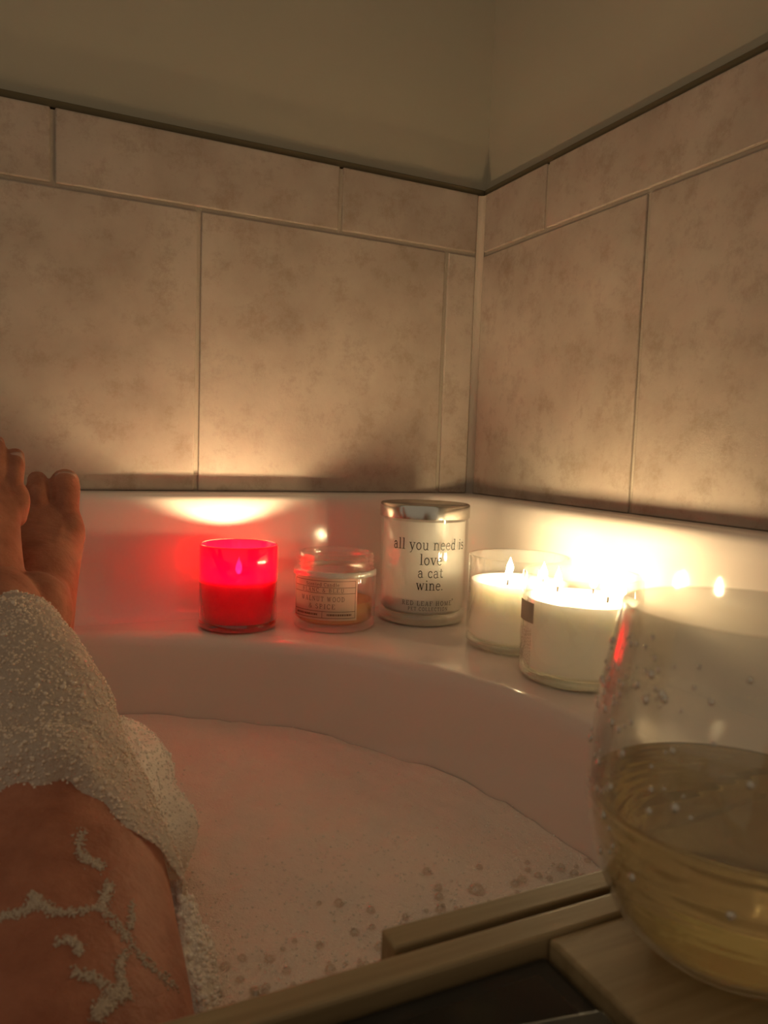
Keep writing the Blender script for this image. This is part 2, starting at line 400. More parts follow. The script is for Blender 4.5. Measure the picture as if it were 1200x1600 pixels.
# raised ledge between deck and tile, one sweep round the corner
prof = [(.050, -.001), (.0455, .0006), (.0395, .0035), (.0355, .009), (.0325, .018), (.0303, .034), (.0285, .060), (.0275, .112), (.0262, .1245), (.0225, .131), (.016, .1335), (.0, .134)]
def ledge_loop(n_, z, last=False):
    c = .11; pts = [(-.74, YT - n_), (-.4, YT - n_), (-.1, YT - n_), (.1, YT - n_), (.3, YT - n_)]
    for k in range(17):
        a = PI / 2 * (1 - k / 16)
        if last:
            t = k / 16; pts.append((XT - c + c * min(1, 2 * t), YT - c * max(0, 2 * t - 1)))
        else: pts.append((XT - c + (c - n_) * math.cos(a), YT - c + (c - n_) * math.sin(a)))
    pts += [(XT - n_, y) for y in (.6, .4, .2, -.2, -.6, -.95)]
    return [(x, y, DZ + z) for x, y in pts]
rows = [ledge_loop(a, b, i == len(prof) - 1) for i, (a, b) in enumerate(prof)] + [ledge_loop(0, -.001, True)]
V = [p for r in rows for p in r]; n = len(rows[0])
Fc = [(i * n + k, (i + 1) * n + k, (i + 1) * n + k + 1, i * n + k + 1) for i in range(len(rows) - 1) for k in range(n - 1)]
Fc = [q[::-1] for q in Fc]
Fc.append(tuple(i * n for i in range(len(rows)))); Fc.append(tuple(i * n + n - 1 for i in reversed(range(len(rows)))))
sharp(obj('back_ledge', V, Fc, M_TUB, tub), 60)

# ================================================================== stroke lettering
def arc(cx, cy_, rx_, ry_, a0, a1, n=12):
    return [(cx + rx_ * math.cos(math.radians(a0 + (a1 - a0) * k / n)), cy_ + ry_ * math.sin(math.radians(a0 + (a1 - a0) * k / n))) for k in range(n + 1)]
T, H_ = .105, .05
GL = {
 'a': (.54, [(arc(.24, .44, .15, .20, 165, 10) + [(.40, .1)], .09), ([(.40, .1), (.45, .03), (.52, .05)], .06), (arc(.24, .19, .17, .19, 60, 330), .075)]),
 'l': (.34, [([(.17, .02), (.17, 1.0)], T), ([(.03, .02), (.31, .02)], H_), ([(.04, .98), (.18, .98)], H_)]),
 'y': (.60, [([(.10, .63), (.32, .02)], T), ([(.52, .63), (.30, .0), (.20, -.22), (.08, -.24)], .06), ([(.0, .65), (.24, .65)], H_), ([(.40, .65), (.60, .65)], H_)]),
 'o': (.56, [(arc(.28, .33, .21, .31, 0, 360, 20), .085)]),
 'u': (.64, [([(.14, .64), (.14, .2)] + arc(.29, .2, .15, .18, 180, 330), .085), ([(.49, .64), (.49, .02)], T), ([(.02, .64), (.15, .64)], H_), ([(.37, .64), (.5, .64)], H_), ([(.49, .02), (.61, .02)], H_)]),
 'n': (.66, [([(.15, .64), (.15, .02)], T), ([(.15, .44)] + arc(.33, .45, .17, .19, 150, 0) + [(.50, .02)], .085), ([(.03, .64), (.16, .64)], H_), ([(.03, .02), (.28, .02)], H_), ([(.38, .02), (.63, .02)], H_)]),
 'e': (.52, [(arc(.27, .33, .21, .31, -45, -350, 20) + [(.06, .36)], .078)]),
 'd': (.64, [(arc(.27, .32, .20, .30, 40, 320, 18), .085), ([(.47, 1.0), (.47, .02)], T), ([(.34, .98), (.48, .98)], H_), ([(.47, .02), (.6, .02)], H_)]),
 'i': (.33, [([(.17, .64), (.17, .02)], T), ([(.04, .64), (.17, .64)], H_), ([(.03, .02), (.31, .02)], H_), ([(.17, .84), (.17, .93)], .11)]),
 's': (.46, [(arc(.24, .48, .15, .15, 20, 230, 10) + arc(.23, .18, .17, .16, 60, -160, 10), .085)]),
 'v': (.58, [([(.09, .63), (.31, .02)], T), ([(.50, .63), (.30, .02)], .06), ([(.0, .65), (.22, .65)], H_), ([(.40, .65), (.58, .65)], H_)]),
 'w': (.84, [([(.09, .63), (.27, .02)], T), ([(.42, .63), (.26, .02)], .06), ([(.40, .63), (.58, .02)], T), ([(.74, .63), (.57, .02)], .06), ([(.0, .65), (.20, .65)], H_), ([(.66, .65), (.82, .65)], H_)]),
 'c': (.50, [(arc(.27, .33, .20, .30, 45, 320, 18), .085), ([(.40, .49), (.42, .53)], .10)]),
 't': (.38, [([(.17, .86), (.17, .15), (.24, .04), (.36, .08)], .09), ([(.03, .63), (.35, .63)], H_)]),
 '.': (.28, [([(.11, .03), (.11, .10)], .12)]),
 ' ': (.30, []), "'": (.2, [([(.1, .9), (.1, .75)], .07)]),
 'R': (.74, [([(.16, .02), (.16, .98)], T), ([(.16, .96), (.40, .96)] + arc(.40, .74, .16, .22, 90, -90) + [(.16, .52)], .08), ([(.36, .52), (.56, .05), (.70, .05)], .10), ([(.03, .02), (.32, .02)], H_), ([(.03, .98), (.2, .98)], H_)]),
 'E': (.70, [([(.16, .02), (.16, .98)], T), ([(.03, .97), (.60, .97), (.60, .78)], .06), ([(.03, .03), (.62, .03), (.62, .24)], .06), ([(.16, .52), (.44, .52)], .06)]),
 'D': (.78, [([(.16, .02), (.16, .98)], T), ([(.03, .96), (.34, .96)] + arc(.34, .5, .32, .46, 90, -90) + [(.03, .04)], .08)]),
 'L': (.66, [([(.16, .02), (.16, .98)], T), ([(.03, .03), (.60, .03), (.60, .26)], .06), ([(.03, .98), (.31, .98)], H_)]),
 'A': (.76, [([(.38, .98), (.12, .02)], .06), ([(.36, .98), (.62, .02)], T), ([(.2, .34), (.54, .34)], .05), ([(.0, .02), (.24, .02)], H_), ([(.48, .02), (.76, .02)], H_)]),
 'F': (.66, [([(.16, .02), (.16, .98)], T), ([(.03, .97), (.60, .97), (.60, .76)], .06), ([(.16, .50), (.44, .50)], .06), ([(.03, .02), (.32, .02)], H_)]),
 'H': (.82, [([(.16, .02), (.16, .98)], T), ([(.64, .02), (.64, .98)], T), ([(.16, .5), (.64, .5)], .05)] + [([(x - .13, y), (x + .13, y)], H_) for x in (.16, .64) for y in (.02, .98)]),
 'O': (.80, [(arc(.40, .5, .31, .48, 0, 360, 22), .09)]),
 'M': (.94, [([(.14, .02), (.14, .98)], .07), ([(.14, .98), (.46, .06)], .10), ([(.78, .98), (.46, .06)], .06), ([(.78, .02), (.78, .98)], T), ([(.02, .02), (.26, .02)], H_), ([(.65, .02), (.92, .02)], H_)]),
 'P': (.68, [([(.16, .02), (.16, .98)], T), ([(.03, .96), (.38, .96)] + arc(.38, .72, .18, .24, 90, -90) + [(.16, .48)], .08), ([(.03, .02), (.32, .02)], H_)]),
 'T': (.72, [([(.36, .02), (.36, .98)], T), ([(.06, .76), (.06, .97), (.66, .97), (.66, .76)], .06), ([(.22, .02), (.5, .02)], H_)]),
 'C': (.74, [(arc(.40, .5, .31, .48, 40, 320, 20), .09), ([(.64, .98), (.64, .72)], .05)]),
 'I': (.38, [([(.19, .02), (.19, .98)], T), ([(.05, .02), (.33, .02)], H_), ([(.05, .98), (.33, .98)], H_)]),
 'N': (.82, [([(.14, .02), (.14, .98)], .06), ([(.14, .96), (.66, .04)], T), ([(.66, .02), (.66, .98)], .06), ([(.02, .02), (.27, .02)], H_), ([(.53, .98), (.8, .98)], H_)]),
 'B': (.70, [([(.16, .02), (.16, .98)], T), ([(.03, .96), (.36, .96)] + arc(.36, .75, .15, .21, 90, -90) + [(.16, .54)], .08), ([(.36, .54)] + arc(.38, .29, .19, .25, 90, -90) + [(.03, .04)], .08)]),
 'U': (.80, [([(.15, .98), (.15, .3)] + arc(.38, .3, .23, .28, 180, 360) + [(.61, .98)], .085), ([(.02, .98), (.28, .98)], H_), ([(.5, .98), (.74, .98)], H_)]),
 'W': (1.0, [([(.10, .98), (.30, .02)], T), ([(.48, .98), (.29, .02)], .06), ([(.46, .98), (.66, .02)], T), ([(.86, .98), (.65, .02)], .06), ([(.0, .98), (.22, .98)], H_), ([(.76, .98), (.98, .98)], H_)]),
 'S': (.62, [(arc(.30, .73, .20, .23, 25, 240, 12) + arc(.30, .27, .22, .25, 65, -160, 12), .09)]),
 '&': (.80, [([(.70, .04), (.22, .70)] + arc(.34, .80, .13, .16, 200, -40) + [(.14, .34)] + arc(.32, .22, .22, .20, 150, 330) + [(.66, .48)], .075)]),
}
def text_strips(s, space=.10):
    x = 0; out = []
    for ch in s:
        adv, st = GL[ch]
        for pts, w in st:
            pts = [(px + x, py) for px, py in pts]
            for a, b in zip(pts, pts[1:]):
                dx, dy = b[0] - a[0], b[1] - a[1]; ln = math.hypot(dx, dy) or 1e-6; ux, uy = dx / ln, dy / ln; hx, hy = -uy * w / 2, ux * w / 2; e = .012
                a2 = (a[0] - ux * e, a[1] - uy * e); b2 = (b[0] + ux * e, b[1] + uy * e)
                m = max(1, int(ln / .25)); 
                for k in range(m):
                    p = (a2[0] + (b2[0] - a2[0]) * k / m, a2[1] + (b2[1] - a2[1]) * k / m); q = (a2[0] + (b2[0] - a2[0]) * (k + 1) / m, a2[1] + (b2[1] - a2[1]) * (k + 1) / m)
                    out.append(((p[0] - hx, p[1] - hy), (q[0] - hx, q[1] - hy), (q[0] + hx, q[1] + hy), (p[0] + hx, p[1] + hy)))
        x += adv + space
    return out, x - space
def wrap_quads(quads, r, th0, z0):
    """(u metres along the glass, v metres up) -> points on a cylinder about the z axis"""
    v = []; f = []
    for q in quads:
        i = len(v)
        for u, w in q: a = th0 + u / r; v.append((r * math.cos(a), r * math.sin(a), z0 + w))
        f.append((i, i + 1, i + 2, i + 3))
    return v, f
def wrapped_text(name, s, r, th0, z0, cap, width, mat, parent, space=.10, shift=0):
    st, w = text_strips(s, space); kx = width / w
    q = [tuple(((u - w / 2) * kx + shift, v * cap) for u, v in quad) for quad in st]
    return obj(name, *wrap_quads(q, r, th0, z0), mat, parent, False)
def wrapped_rect(name, u0, u1, z0, z1, r, th0, mat, parent, n=20):
    q = [((u0 + (u1 - u0) * k / n, z0), (u0 + (u1 - u0) * (k + 1) / n, z0), (u0 + (u1 - u0) * (k + 1) / n, z1), (u0 + (u1 - u0) * k / n, z1)) for k in range(n)]
    return obj(name, *wrap_quads(q, r, th0, 0), mat, parent, True)

# ================================================================== candles
def add_wick_flame(root, x, y, z, lean=(0, 0), h=.017, r=.0036, wick_h=.008, mat=None):
    top = (x + lean[0], y + lean[1], z + wick_h)
    v, f = tube_data([(x, y, z - .003), ((x + top[0]) / 2, (y + top[1]) / 2, z + wick_h * .55), top], [(.0009, .0009)] * 3, (1, 0, 0), 3, 8)
    obj('wick', v, f, M_WICK, root)
    prof = [(0, 0)] + [(r * w, h * t) for t, w in ((.03, .38), (.10, .70), (.20, .93), (.32, 1.0), (.45, .92), (.60, .68), (.75, .42), (.88, .19))] + [(0, h)]
    v, f = lathe_data(prof, 12); zb = z + wick_h * .62
    v = [(p[0] + x + lean[0] * .8, p[1] + y + lean[1] * .8, p[2] + zb) for p in v]
    obj('flame', v, f, mat or M_FLAME, root)
def jar_profile(R, h, t, base):
    return [(0, .0), (R * .86, .0), (R * .955, .0012), (R, .0055), (R, h - .0018), (R - t * .3, h - .0003), (R - t * .7, h - .0003), (R - t, h - .0018), (R - t, base + .004), (R - t - .004, base), (0, base)]
def three_wick(loc, R, h, wax_z, wicks, label):
    root = empty('three_wick_candle', loc, label, 'candle', 'lit three wick candles in clear glass')
    lathe('glass_jar', jar_profile(R, h, .0026, .0075), M_GLASS, root)
    lathe('base_ring', [(R * .80, .0006), (R * .95, .0016), (R + .0002, .0058), (R * .985, .0085), (R * .90, .0068), (R * .80, .0062), (R * .80, .0006)], M_GLASSBASE, root)
    Ri = R - .0031
    lathe('wax', [(0, .0082), (Ri - .004, .0082), (Ri, .012), (Ri, wax_z + .0012), (Ri - .001, wax_z + .0014), (Ri - .004, wax_z + .0002), (0, wax_z)], M_WAX, root)
    for wx, wy, lean, hh in wicks:
        add_wick_flame(root, wx - loc[0], wy - loc[1], wax_z, lean, hh)
    return root
backc = three_wick((.4415, .606, DZ + .0006), .0497, .0892, .0625, [(.418, .592, (.003, .002), .0165), (.459, .590, (.0, 0), .0165), (.446, .628, (0, 0), .016)],
                   'lit ivory three wick candle beside the tall lettered jar, partly hidden')
frontc = three_wick((.430, .4994, DZ + .0006), .0501, .0898, .0665, [(.4315, .534, (.0005, 0), .0175), (.4575, .517, (0, 0), .0165), (.4425, .482, (.001, 0), .019)],
                    'lit ivory three wick candle with a film label, nearest the wine glass')
# film label wrapped on the side of the nearer candle
thc = math.atan2(-.4994, -.430)
r_ = .0501 + .0004
th_l = thc - math.radians(62)
wrapped_rect('label_panel', -.0145, .0125, .0490, .0660, r_, th_l, M_STICK, frontc, 12)
q = []
for k in range(37):
    u = -.0142 + k * .0007; wv = .00022 if k % 3 else .0004
    top = .0660 if k not in (12, 18, 24, 31) else .0705
    q.append(((u, .0492), (u + wv, .0492), (u + wv, top), (u, top)))
obj('barcode', *wrap_quads(q, r_ + .0002, th_l, 0), M_BAR, frontc, False)
q = []
for c in range(12):
    u = -.0135 + c * .0021; z = .046 - random.random() * .004
    while z > .012:
        ln = random.uniform(.0008, .003); q.append(((u, z - ln), (u + .00055, z - ln), (u + .00055, z), (u, z))); z -= ln + random.uniform(.0004, .0011)
obj('fine_print', *wrap_quads(q, r_ + .0002, th_l, 0), M_BAR, frontc, False)

# red candle
RL = (.2026, .7630, DZ + .0006); RR, RH = .0398, .0858
redc = empty('red_candle', RL, 'glowing red glass candle at the left end of the candle row', 'candle')
lathe('glass_jar', [(0, .010), (RR * .9, .0085), (RR, .0085), (RR, RH - .0015), (RR - .0009, RH), (RR - .0018, RH - .0012), (RR - .0024, .014), (RR - .006, .0110), (0, .0110)], M_RED, redc)
lathe('clear_base', [(0, 0), (RR * .9, 0), (RR * .98, .001), (RR, .004), (RR, .0084), (0, .0084)], M_REDBASE, redc)
lathe('wax', [(0, .0114), (RR - .0075, .0114), (RR - .0036, .0150), (RR - .0036, .0500), (RR - .006, .0490), (0, .0485)], M_WAXRED, redc)
add_wick_flame(redc, 0, 0, .0485, (0, 0), .018, .0036, .008, M_FLAMERED)

# amber candle in a screw-neck jar
WL = (.2998, .7376, DZ + .0006); WR = .0437
walc = empty('amber_candle', WL, 'unlit amber candle with a paper label in a screw neck jar', 'candle')
prof = [(0, 0), (WR * .88, 0), (WR * .97, .0015), (WR, .005), (WR, .0575), (WR - .0008, .0605), (WR - .0030, .0625), (WR - .0040, .0640)]
nr = WR - .0040
for k in range(3):
    zb = .0648 + k * .0043; prof += [(nr, zb), (nr + .0013, zb + .0010), (nr + .0013, zb + .0020), (nr, zb + .0030)]
prof += [(nr, .0778), (nr - .0010, .0788), (nr - .0026, .0788), (nr - .0034, .0775), (nr - .0034, .0640), (WR - .0034, .0585), (WR - .0034, .010), (WR - .008, .0065), (0, .0065)]
lathe('glass_jar', prof, M_GLASS, walc)
lathe('shoulder_ring', [(WR + .0001, .0560), (WR + .0004, .0578), (WR - .0002, .0608), (WR - .0022, .0622), (WR - .0030, .0600), (WR - .0030, .0575), (WR + .0001, .0560)], M_GLASSBASE, walc)
WI = WR - .0038
lathe('wax', [(0, .0070), (WI - .004, .0070), (WI, .0105), (WI, .0285), (WI - .002, .0272), (0, .0262)], M_WAXORANGE, walc)
v, f = tube_data([(0, 0, .024), (.0005, 0, .029), (.002, .001, .034)], [(.0009, .0009)] * 3, (1, 0, 0), 3, 8); obj('wick', v, f, M_WICK, walc)
thw = math.atan2(-WL[1], -WL[0]); u0, u1 = math.radians(-66) * WR, math.radians(32) * WR; z0, z1 = .0135, .0565; hz = z1 - z0
lab = wrapped_rect('paper_label', u0, u1, z0, z1, WR + .0003, thw, M_LABEL, walc, 28)
def frame_quads(lines):
    q = []
    for (a, b, c, d, w) in lines:
        m = 24 if a != c else 1
        for k in range(m):
            x0 = a + (c - a) * k / m; x1 = a + (c - a) * (k + 1) / m
            if a != c: q.append(((x0, b - w), (x1, b - w), (x1, b + w), (x0, b + w)))
            else: q.append(((a - w, b), (a + w, b), (a + w, d), (a - w, d)))
    return q
zt = lambda fr: z1 - hz * fr
i0, i1 = u0 + .0018, u1 - .0022
ln = [(i0, zt(fr), i1, zt(fr), .00022) for fr in (.065, .215, .355, .785, .94)] + [(i0, zt(.94), i0, zt(.065), .00022), (i1, zt(.94), i1, zt(.065), .00022), ((i0 + i1) / 2 + .001, zt(.94), (i0 + i1) / 2 + .001, zt(.785), .0002)]
RT = WR + .0006
obj('label_border', *wrap_quads(frame_quads(ln), RT, thw, 0), M_PRINT2, lab, False)
um = (i0 + i1) / 2
wrapped_text('lettering', 'Scented Candle'.replace('S', 'S'), RT, thw, zt(.185), .0034, .036, M_PRINT2, lab, .10, um)
wrapped_text('lettering', 'BLANC & BLEU', RT, thw, zt(.330), .0040, .046, M_PRINT2, lab, .22, um)
wrapped_text('lettering', 'WALNUT WOOD', RT, thw, zt(.545), .0048, .048, M_PRINT2, lab, .22, um)
wrapped_text('lettering', '& SPICE', RT, thw, zt(.720), .0048, .0285, M_PRINT2, lab, .22, um)
q = []
for a, b in ((i0 + .004, um - .004), (um + .006, i1 - .004)):
    u = a
    while u < b:
        w_ = random.uniform(.0008, .0018); q.append(((u, zt(.885)), (u + w_, zt(.885)), (u + w_, zt(.84)), (u, zt(.84)))); u += w_ + .0006
obj('fine_print', *wrap_quads(q, RT, thw, 0), M_PRINT2, lab, False)

# tall lidded candle with lettering
TL = (.4061, .7384, DZ + .0006); TR, TH = .0487, .130
tallc = empty('lidded_candle', TL, 'tall white candle with dark lettering and a silver lid', 'candle')
lathe('glass_jar', jar_profile(TR, .1165, .0026, .0125), M_GLASS, tallc)
lathe('glass_base', [(0, .0006), (TR * .86, .0006), (TR * .955, .0016), (TR - .0004, .0058), (TR - .0004, .0118), (0, .0118)], M_GLASSBASE, tallc)
TI = TR - .0030
lathe('wax', [(0, .0130), (TI - .003, .0130), (TI - .0012, .0150), (TI - .0012, .0290), (TI - .003, .0282), (0, .0278)], M_WAXCAT, tallc)
lathe('frosted_lining', [(TI - .0006, .0150), (TI, .0170), (TI, .1120)], M_FROST, tallc)
LR = .0500
lathe('lid', [(LR - .0012, .1150), (LR, .1154), (LR, .1272), (LR - .0004, .1290), (LR - .0016, .1300), (LR - .005, .1300), (LR - .007, .1290), (0, .1290), (0, .1270), (LR - .0012, .1265), (LR - .0012, .1150)], M_METAL, tallc, 96, 40)
tht = math.atan2(-TL[1], -TL[0]) + math.radians(10); RT = TR + .0004
wrapped_text('lettering', 'all you need is', RT, tht, .0832, .0118, .0865, M_PRINT, tallc, .06, .000)
wrapped_text('lettering', 'love', RT, tht, .0672, .0118, .0246, M_PRINT, tallc, .06)
wrapped_text('lettering', 'a cat', RT, tht, .0536, .0112, .0275, M_PRINT, tallc, .06)
wrapped_text('lettering', 'wine.', RT, tht, .0402, .0112, .0300, M_PRINT, tallc, .06)
wrapped_text('lettering', 'RED LEAF HOME', RT, tht, .0236, .0048, .0560, M_PRINT, tallc, .22, -.002)
q = [];
for k in range(10):
    a0, a1 = 2 * PI * k / 10, 2 * PI * (k + 1) / 10
    q.append(tuple((.0275 + rr * math.cos(a), .0295 + rr * math.sin(a)) for rr, a in ((.0005, a0), (.0009, a0), (.0009, a1), (.0005, a1))))
obj('registered_mark', *wrap_quads(q, RT, tht, 0), M_PRINT, tallc, False)
wrapped_text('lettering', 'PET COLLECTION', RT, tht, .0180, .0038, .0440, M_PRINT, tallc, .22, -.001)

# ================================================================== BATH TRAY and what lies on it
TZ = ZC - .155
tray = empty('bath_tray', (.0, .12, TZ), 'bamboo bath tray spanning the tub, holding the wine glass', 'tray')
o0 = Vector((0, .12, TZ))
def tbox(name, lo, hi, mat, bev=.0012, rotz=0):
    return box(name, Vector(lo) - o0, Vector(hi) - o0, mat, tray, bev, 2, rotz)
tbox('far_rail', (-.42, .1842, TZ - .022), (.335, .1950, TZ), M_WOOD)
tbox('near_rail', (-.42, -.010, TZ - .022), (.335, .0010, TZ), M_WOOD)
tbox('side_panel', (.1525, .0016, TZ - .014), (.335, .1836, TZ - .0006), M_WOOD)
tbox('side_panel', (-.42, .0016, TZ - .014), (-.24, .1836, TZ - .0006), M_WOOD)
tbox('slot_floor', (-.2395, .0016, TZ - .022), (.152, .1836, TZ - .0135), M_WOOD, .0006)
tbox('arm', (.1045, .1985, DZ + .0005), (.47, .2085, TZ - .0005), M_WOOD, .0008)
tbox('arm', (-.70, .1985, DZ + .0005), (-.15, .2085, TZ - .0005), M_WOOD, .0008)
tbox('arm', (.1045, -.024, DZ + .0005), (.47, -.014, TZ - .0005), M_WOOD, .0008)
tbox('arm', (-.70, -.024, DZ + .0005), (-.15, -.014, TZ - .0005), M_WOOD, .0008)
tablet = empty('tablet', (.03, .10, TZ - .0133), 'black tablet lying in the slot of the bamboo bath tray', 'tablet')
box('casing', (-.165, -.092, .0002), (.1215, .0832, .0085), M_BLACKBODY, tablet, .003, 3)
box('screen', (-.157, -.084, .0080), (.1135, .0755, .0088), M_BLACK, tablet, .0003, 1)
phone = empty('phone', (.0668, .128, TZ - .0040), 'dark phone lying crosswise on the black tablet', 'phone')
phone.rotation_euler = (0, 0, math.radians(-10))
box('casing', (-.074, -.036, 0), (.074, .036, .0065), M_PHONE, phone, .0028, 3)
box('back_cover', (-.072, -.034, .0060), (.072, .034, .0068), M_BLACKBODY, phone, .0003, 1)
box('pale_mark', (.046, .0185, .0068), (.054, .0225, .0072), M_PALE, phone, .0002, 1)  # small pale rectangle on the back cover

# wine glass
GLOC = (.205, .158, TZ)
glass = empty('wine_glass', GLOC, 'stemless wine glass of white wine standing on the bamboo tray', 'wine glass')
outp = [(.0205, .0003), (.0280, .0022), (.0370, .0108), (.0435, .0258), (.0473, .0430), (.0477, .0530), (.0455, .0750), (.0418, .0975), (.0398, .1085)]
oc = catmull([(a, 0, b) for a, b in outp], 8)[:, [0, 2]]
nrm = np.gradient(oc, axis=0); nrm = np.stack([-nrm[:, 1], nrm[:, 0]], 1); nrm /= np.linalg.norm(nrm, axis=1)[:, None]
ripple = np.array([.00022 * math.sin(z / .0052 * 2 * PI) if .012 < z < .085 else 0 for z in oc[:, 1]])
oc2 = oc.copy(); oc2[:, 0] += ripple
ic = oc + nrm * .0014; ic = ic[ic[:, 1] > .0045]
bowl = [(0, .0003)] + [tuple(p) for p in oc2] + [(oc[-1, 0] - .0004, oc[-1, 1] + .0005), (oc[-1, 0] - .0011, oc[-1, 1] + .0005)] + [tuple(p) for p in ic[::-1]] + [(ic[0, 0] * .5, .0042), (0, .0042)]
lathe('bowl', bowl, M_BOWL, glass, 96)
WZ = .0475
wc = oc + nrm * .0018; wc = wc[(wc[:, 1] > .0058) & (wc[:, 1] < WZ)]
lathe('white_wine', [(0, .0052), (wc[0, 0] * .6, .0052)] + [(p[0] + .0003 * math.sin(p[1] / .0052 * 2 * PI), p[1]) for p in wc] + [(wc[-1, 0] + .0002, WZ + .0008), (wc[-1, 0] - .0020, WZ), (0, WZ)], M_WINE, glass, 96)
# water droplets and soap bubbles clinging to the side that faces the tub
C = []; R_ = []; S_ = []
zs, rs = oc[:, 1], oc[:, 0]
tha = math.atan2(-GLOC[1], -GLOC[0])
for k in range(95):
    z = random.triangular(.050, .104, .092); a = tha + math.radians(random.triangular(-95, 15, -52))
    if k > 80: z = random.uniform(.03, .07)
    r = float(np.interp(z, zs, rs)); rad = random.choice((.0006, .0008, .0010, .0012, .0015))
    C.append((r * math.cos(a), r * math.sin(a), z)); R_.append(rad); S_.append((math.cos(a), math.sin(a), .15))
S_ = np.array(S_); S_ /= np.linalg.norm(S_, axis=1)[:, None]
tag(spheres('water_droplets', C, R_, M_DROP, glass, 2, S_), kind='stuff')

# ================================================================== PERSON (legs and lower body in the bath)
def cz(p): return np.array([p[0], p[1], p[2] + ZC])
parts = []
def limb(P_, R_, ref=(0, 0, 1), n=14, seg=64): parts.append(tube_data([cz(p) for p in P_], R_, ref, n, seg))
# right leg: hip, thigh, knee, shin, ankle
limb([(-.095, -.06, -.385), (-.055, .10, -.318), (-.014, .245, -.247), (.0, .33, -.213), (.001, .375, -.203), (-.004, .42, -.176), (-.012, .47, -.155), (-.018, .53, -.140), (-.018, .575, -.130), (-.017, .605, -.130)],
     [(.085, .085), (.079, .078), (.071, .068), (.061, .058), (.058, .056), (.052, .052), (.049, .050), (.040, .042), (.034, .037), (.031, .036)])
limb([(.004, .352, -.168), (.004, .372, -.160), (.0, .392, -.164)], [(.026, .02), (.030, .022), (.024, .018)])     # kneecap
# left leg, crossed underneath
limb([(-.265, -.06, -.385), (-.255, .12, -.31), (-.225, .33, -.225), (-.215, .385, -.215), (-.175, .45, -.205), (-.115, .53, -.198), (-.05, .605, -.178), (-.010, .645, -.158), (.003, .662, -.155)],
     [(.085, .085), (.078, .076), (.060, .058), (.057, .055), (.054, .054), (.050, .050), (.037, .039), (.031, .035), (.029, .035)])
# pelvis and trunk leaning back under the foam
limb([(-.18, -.10, -.40), (-.18, -.22, -.36), (-.18, -.34, -.28), (-.18, -.44, -.19), (-.18, -.52, -.10)], [(.165, .10), (.15, .095), (.145, .095), (.16, .10), (.15, .085)], (0, .6, .8))
limb([(-.265, -.06, -.39), (-.18, -.08, -.40), (-.095, -.06, -.39)], [(.085, .085), (.10, .09), (.085, .085)])
nails = []
def foot(org, u, m, big):
    """org: back of heel at sole level; u toes, m screen-right side; big=+1 if the big toe is on the m side"""
    u = np.array(u, float); u /= np.linalg.norm(u); m = np.array(m, float); m -= u * (m @ u); m /= np.linalg.norm(m)
    nn = np.cross(m, u)
    nn = nn if nn[1] < 0 else -nn
    org = cz(org); pt = lambda a, b, c: org + u * a + m * b * big + nn * c
    def tb(P_, R_, n=8, seg=32): parts.append(tube_data([pt(*p) for p in P_], R_, nn, n, seg))
    tb([(.012, 0, .030), (.045, 0, .034), (.085, .002, .036), (.120, .003, .029), (.150, .003, .0195), (.172, .003, .0155), (.186, .002, .0145)],
       [(.022, .024), (.029, .031), (.032, .031), (.036, .025), (.0405, .0185), (.0405, .0150), (.036, .0125)])
    tb([(.040, 0, .075), (.050, 0, .060), (.075, .002, .048), (.110, .004, .036)], [(.028, .032), (.028, .030), (.026, .022), (.022, .016)])   # instep
    tb([(.140, .029, .018), (.160, .0315, .0175), (.180, .030, .0155)], [(.012, .013), (.0135, .0140), (.0125, .0120)])              # ball of the big toe
    tb([(.145, -.033, .014), (.160, -.0365, .0135), (.172, -.034, .012)], [(.009, .010), (.0105, .0105), (.009, .009)])
    for (bs, by, ty, ln_, r, hz_) in ((.168, .0285, .0300, .067, .0135, .004), (.172, .0070, .0056, .064, .0093, .008), (.170, -.0100, -.0148, .055, .0080, .008), (.166, -.0235, -.0305, .048, .0077, .007), (.158, -.0345, -.0425, .042, .0077, .003)):
        tb([(bs, by, .014), (bs + ln_ * .35, by + (ty - by) * .4, .014 + hz_), (bs + ln_ * .68, by + (ty - by) * .8, .0135 + hz_ * .6), (bs + ln_ * .9, ty, .0125)], [(r * .95, r * .95), (r * .90, r * .92), (r * 1.0, r * .98), (r * .95, r * .88)], 8, 28)
        nails.append((pt(bs + ln_ * .84, ty, .0130 + r * .93), u, m, nn, r))
    # extensor tendons
    for ty in (.024, .007, -.008, -.021):
        tb([(.085, ty * .35, .064), (.125, ty * .75, .048), (.160, ty, .029), (.180, ty * 1.03, .023)], [(.004, .0035)] * 4, 6, 16)
foot((.008, .640, -.214), (.0, .70, .71), (1, 0, 0), 1)
foot((-.010, .622, -.208), (-.185, .36, .91), (1, 0, 0), -1)
V, Fc = merge(parts)
raw = bpy.data.objects.new('raw', mesh('raw', V, Fc)); COL.objects.link(raw)
md = raw.modifiers.new('r', 'REMESH'); md.mode = 'VOXEL'; md.voxel_size = .0018
sm = raw.modifiers.new('s', 'SMOOTH'); sm.factor = .5; sm.iterations = 5
dg = bpy.context.evaluated_depsgraph_get()
bme = bpy.data.meshes.new_from_object(raw.evaluated_get(dg)); bpy.data.objects.remove(raw)
bme.name = 'person'
person = link('person', bme, M_SKIN)
tag(person, 'person reclining in the bath with bare crossed legs and feet on the ledge', 'person')
nv, nf = [], []
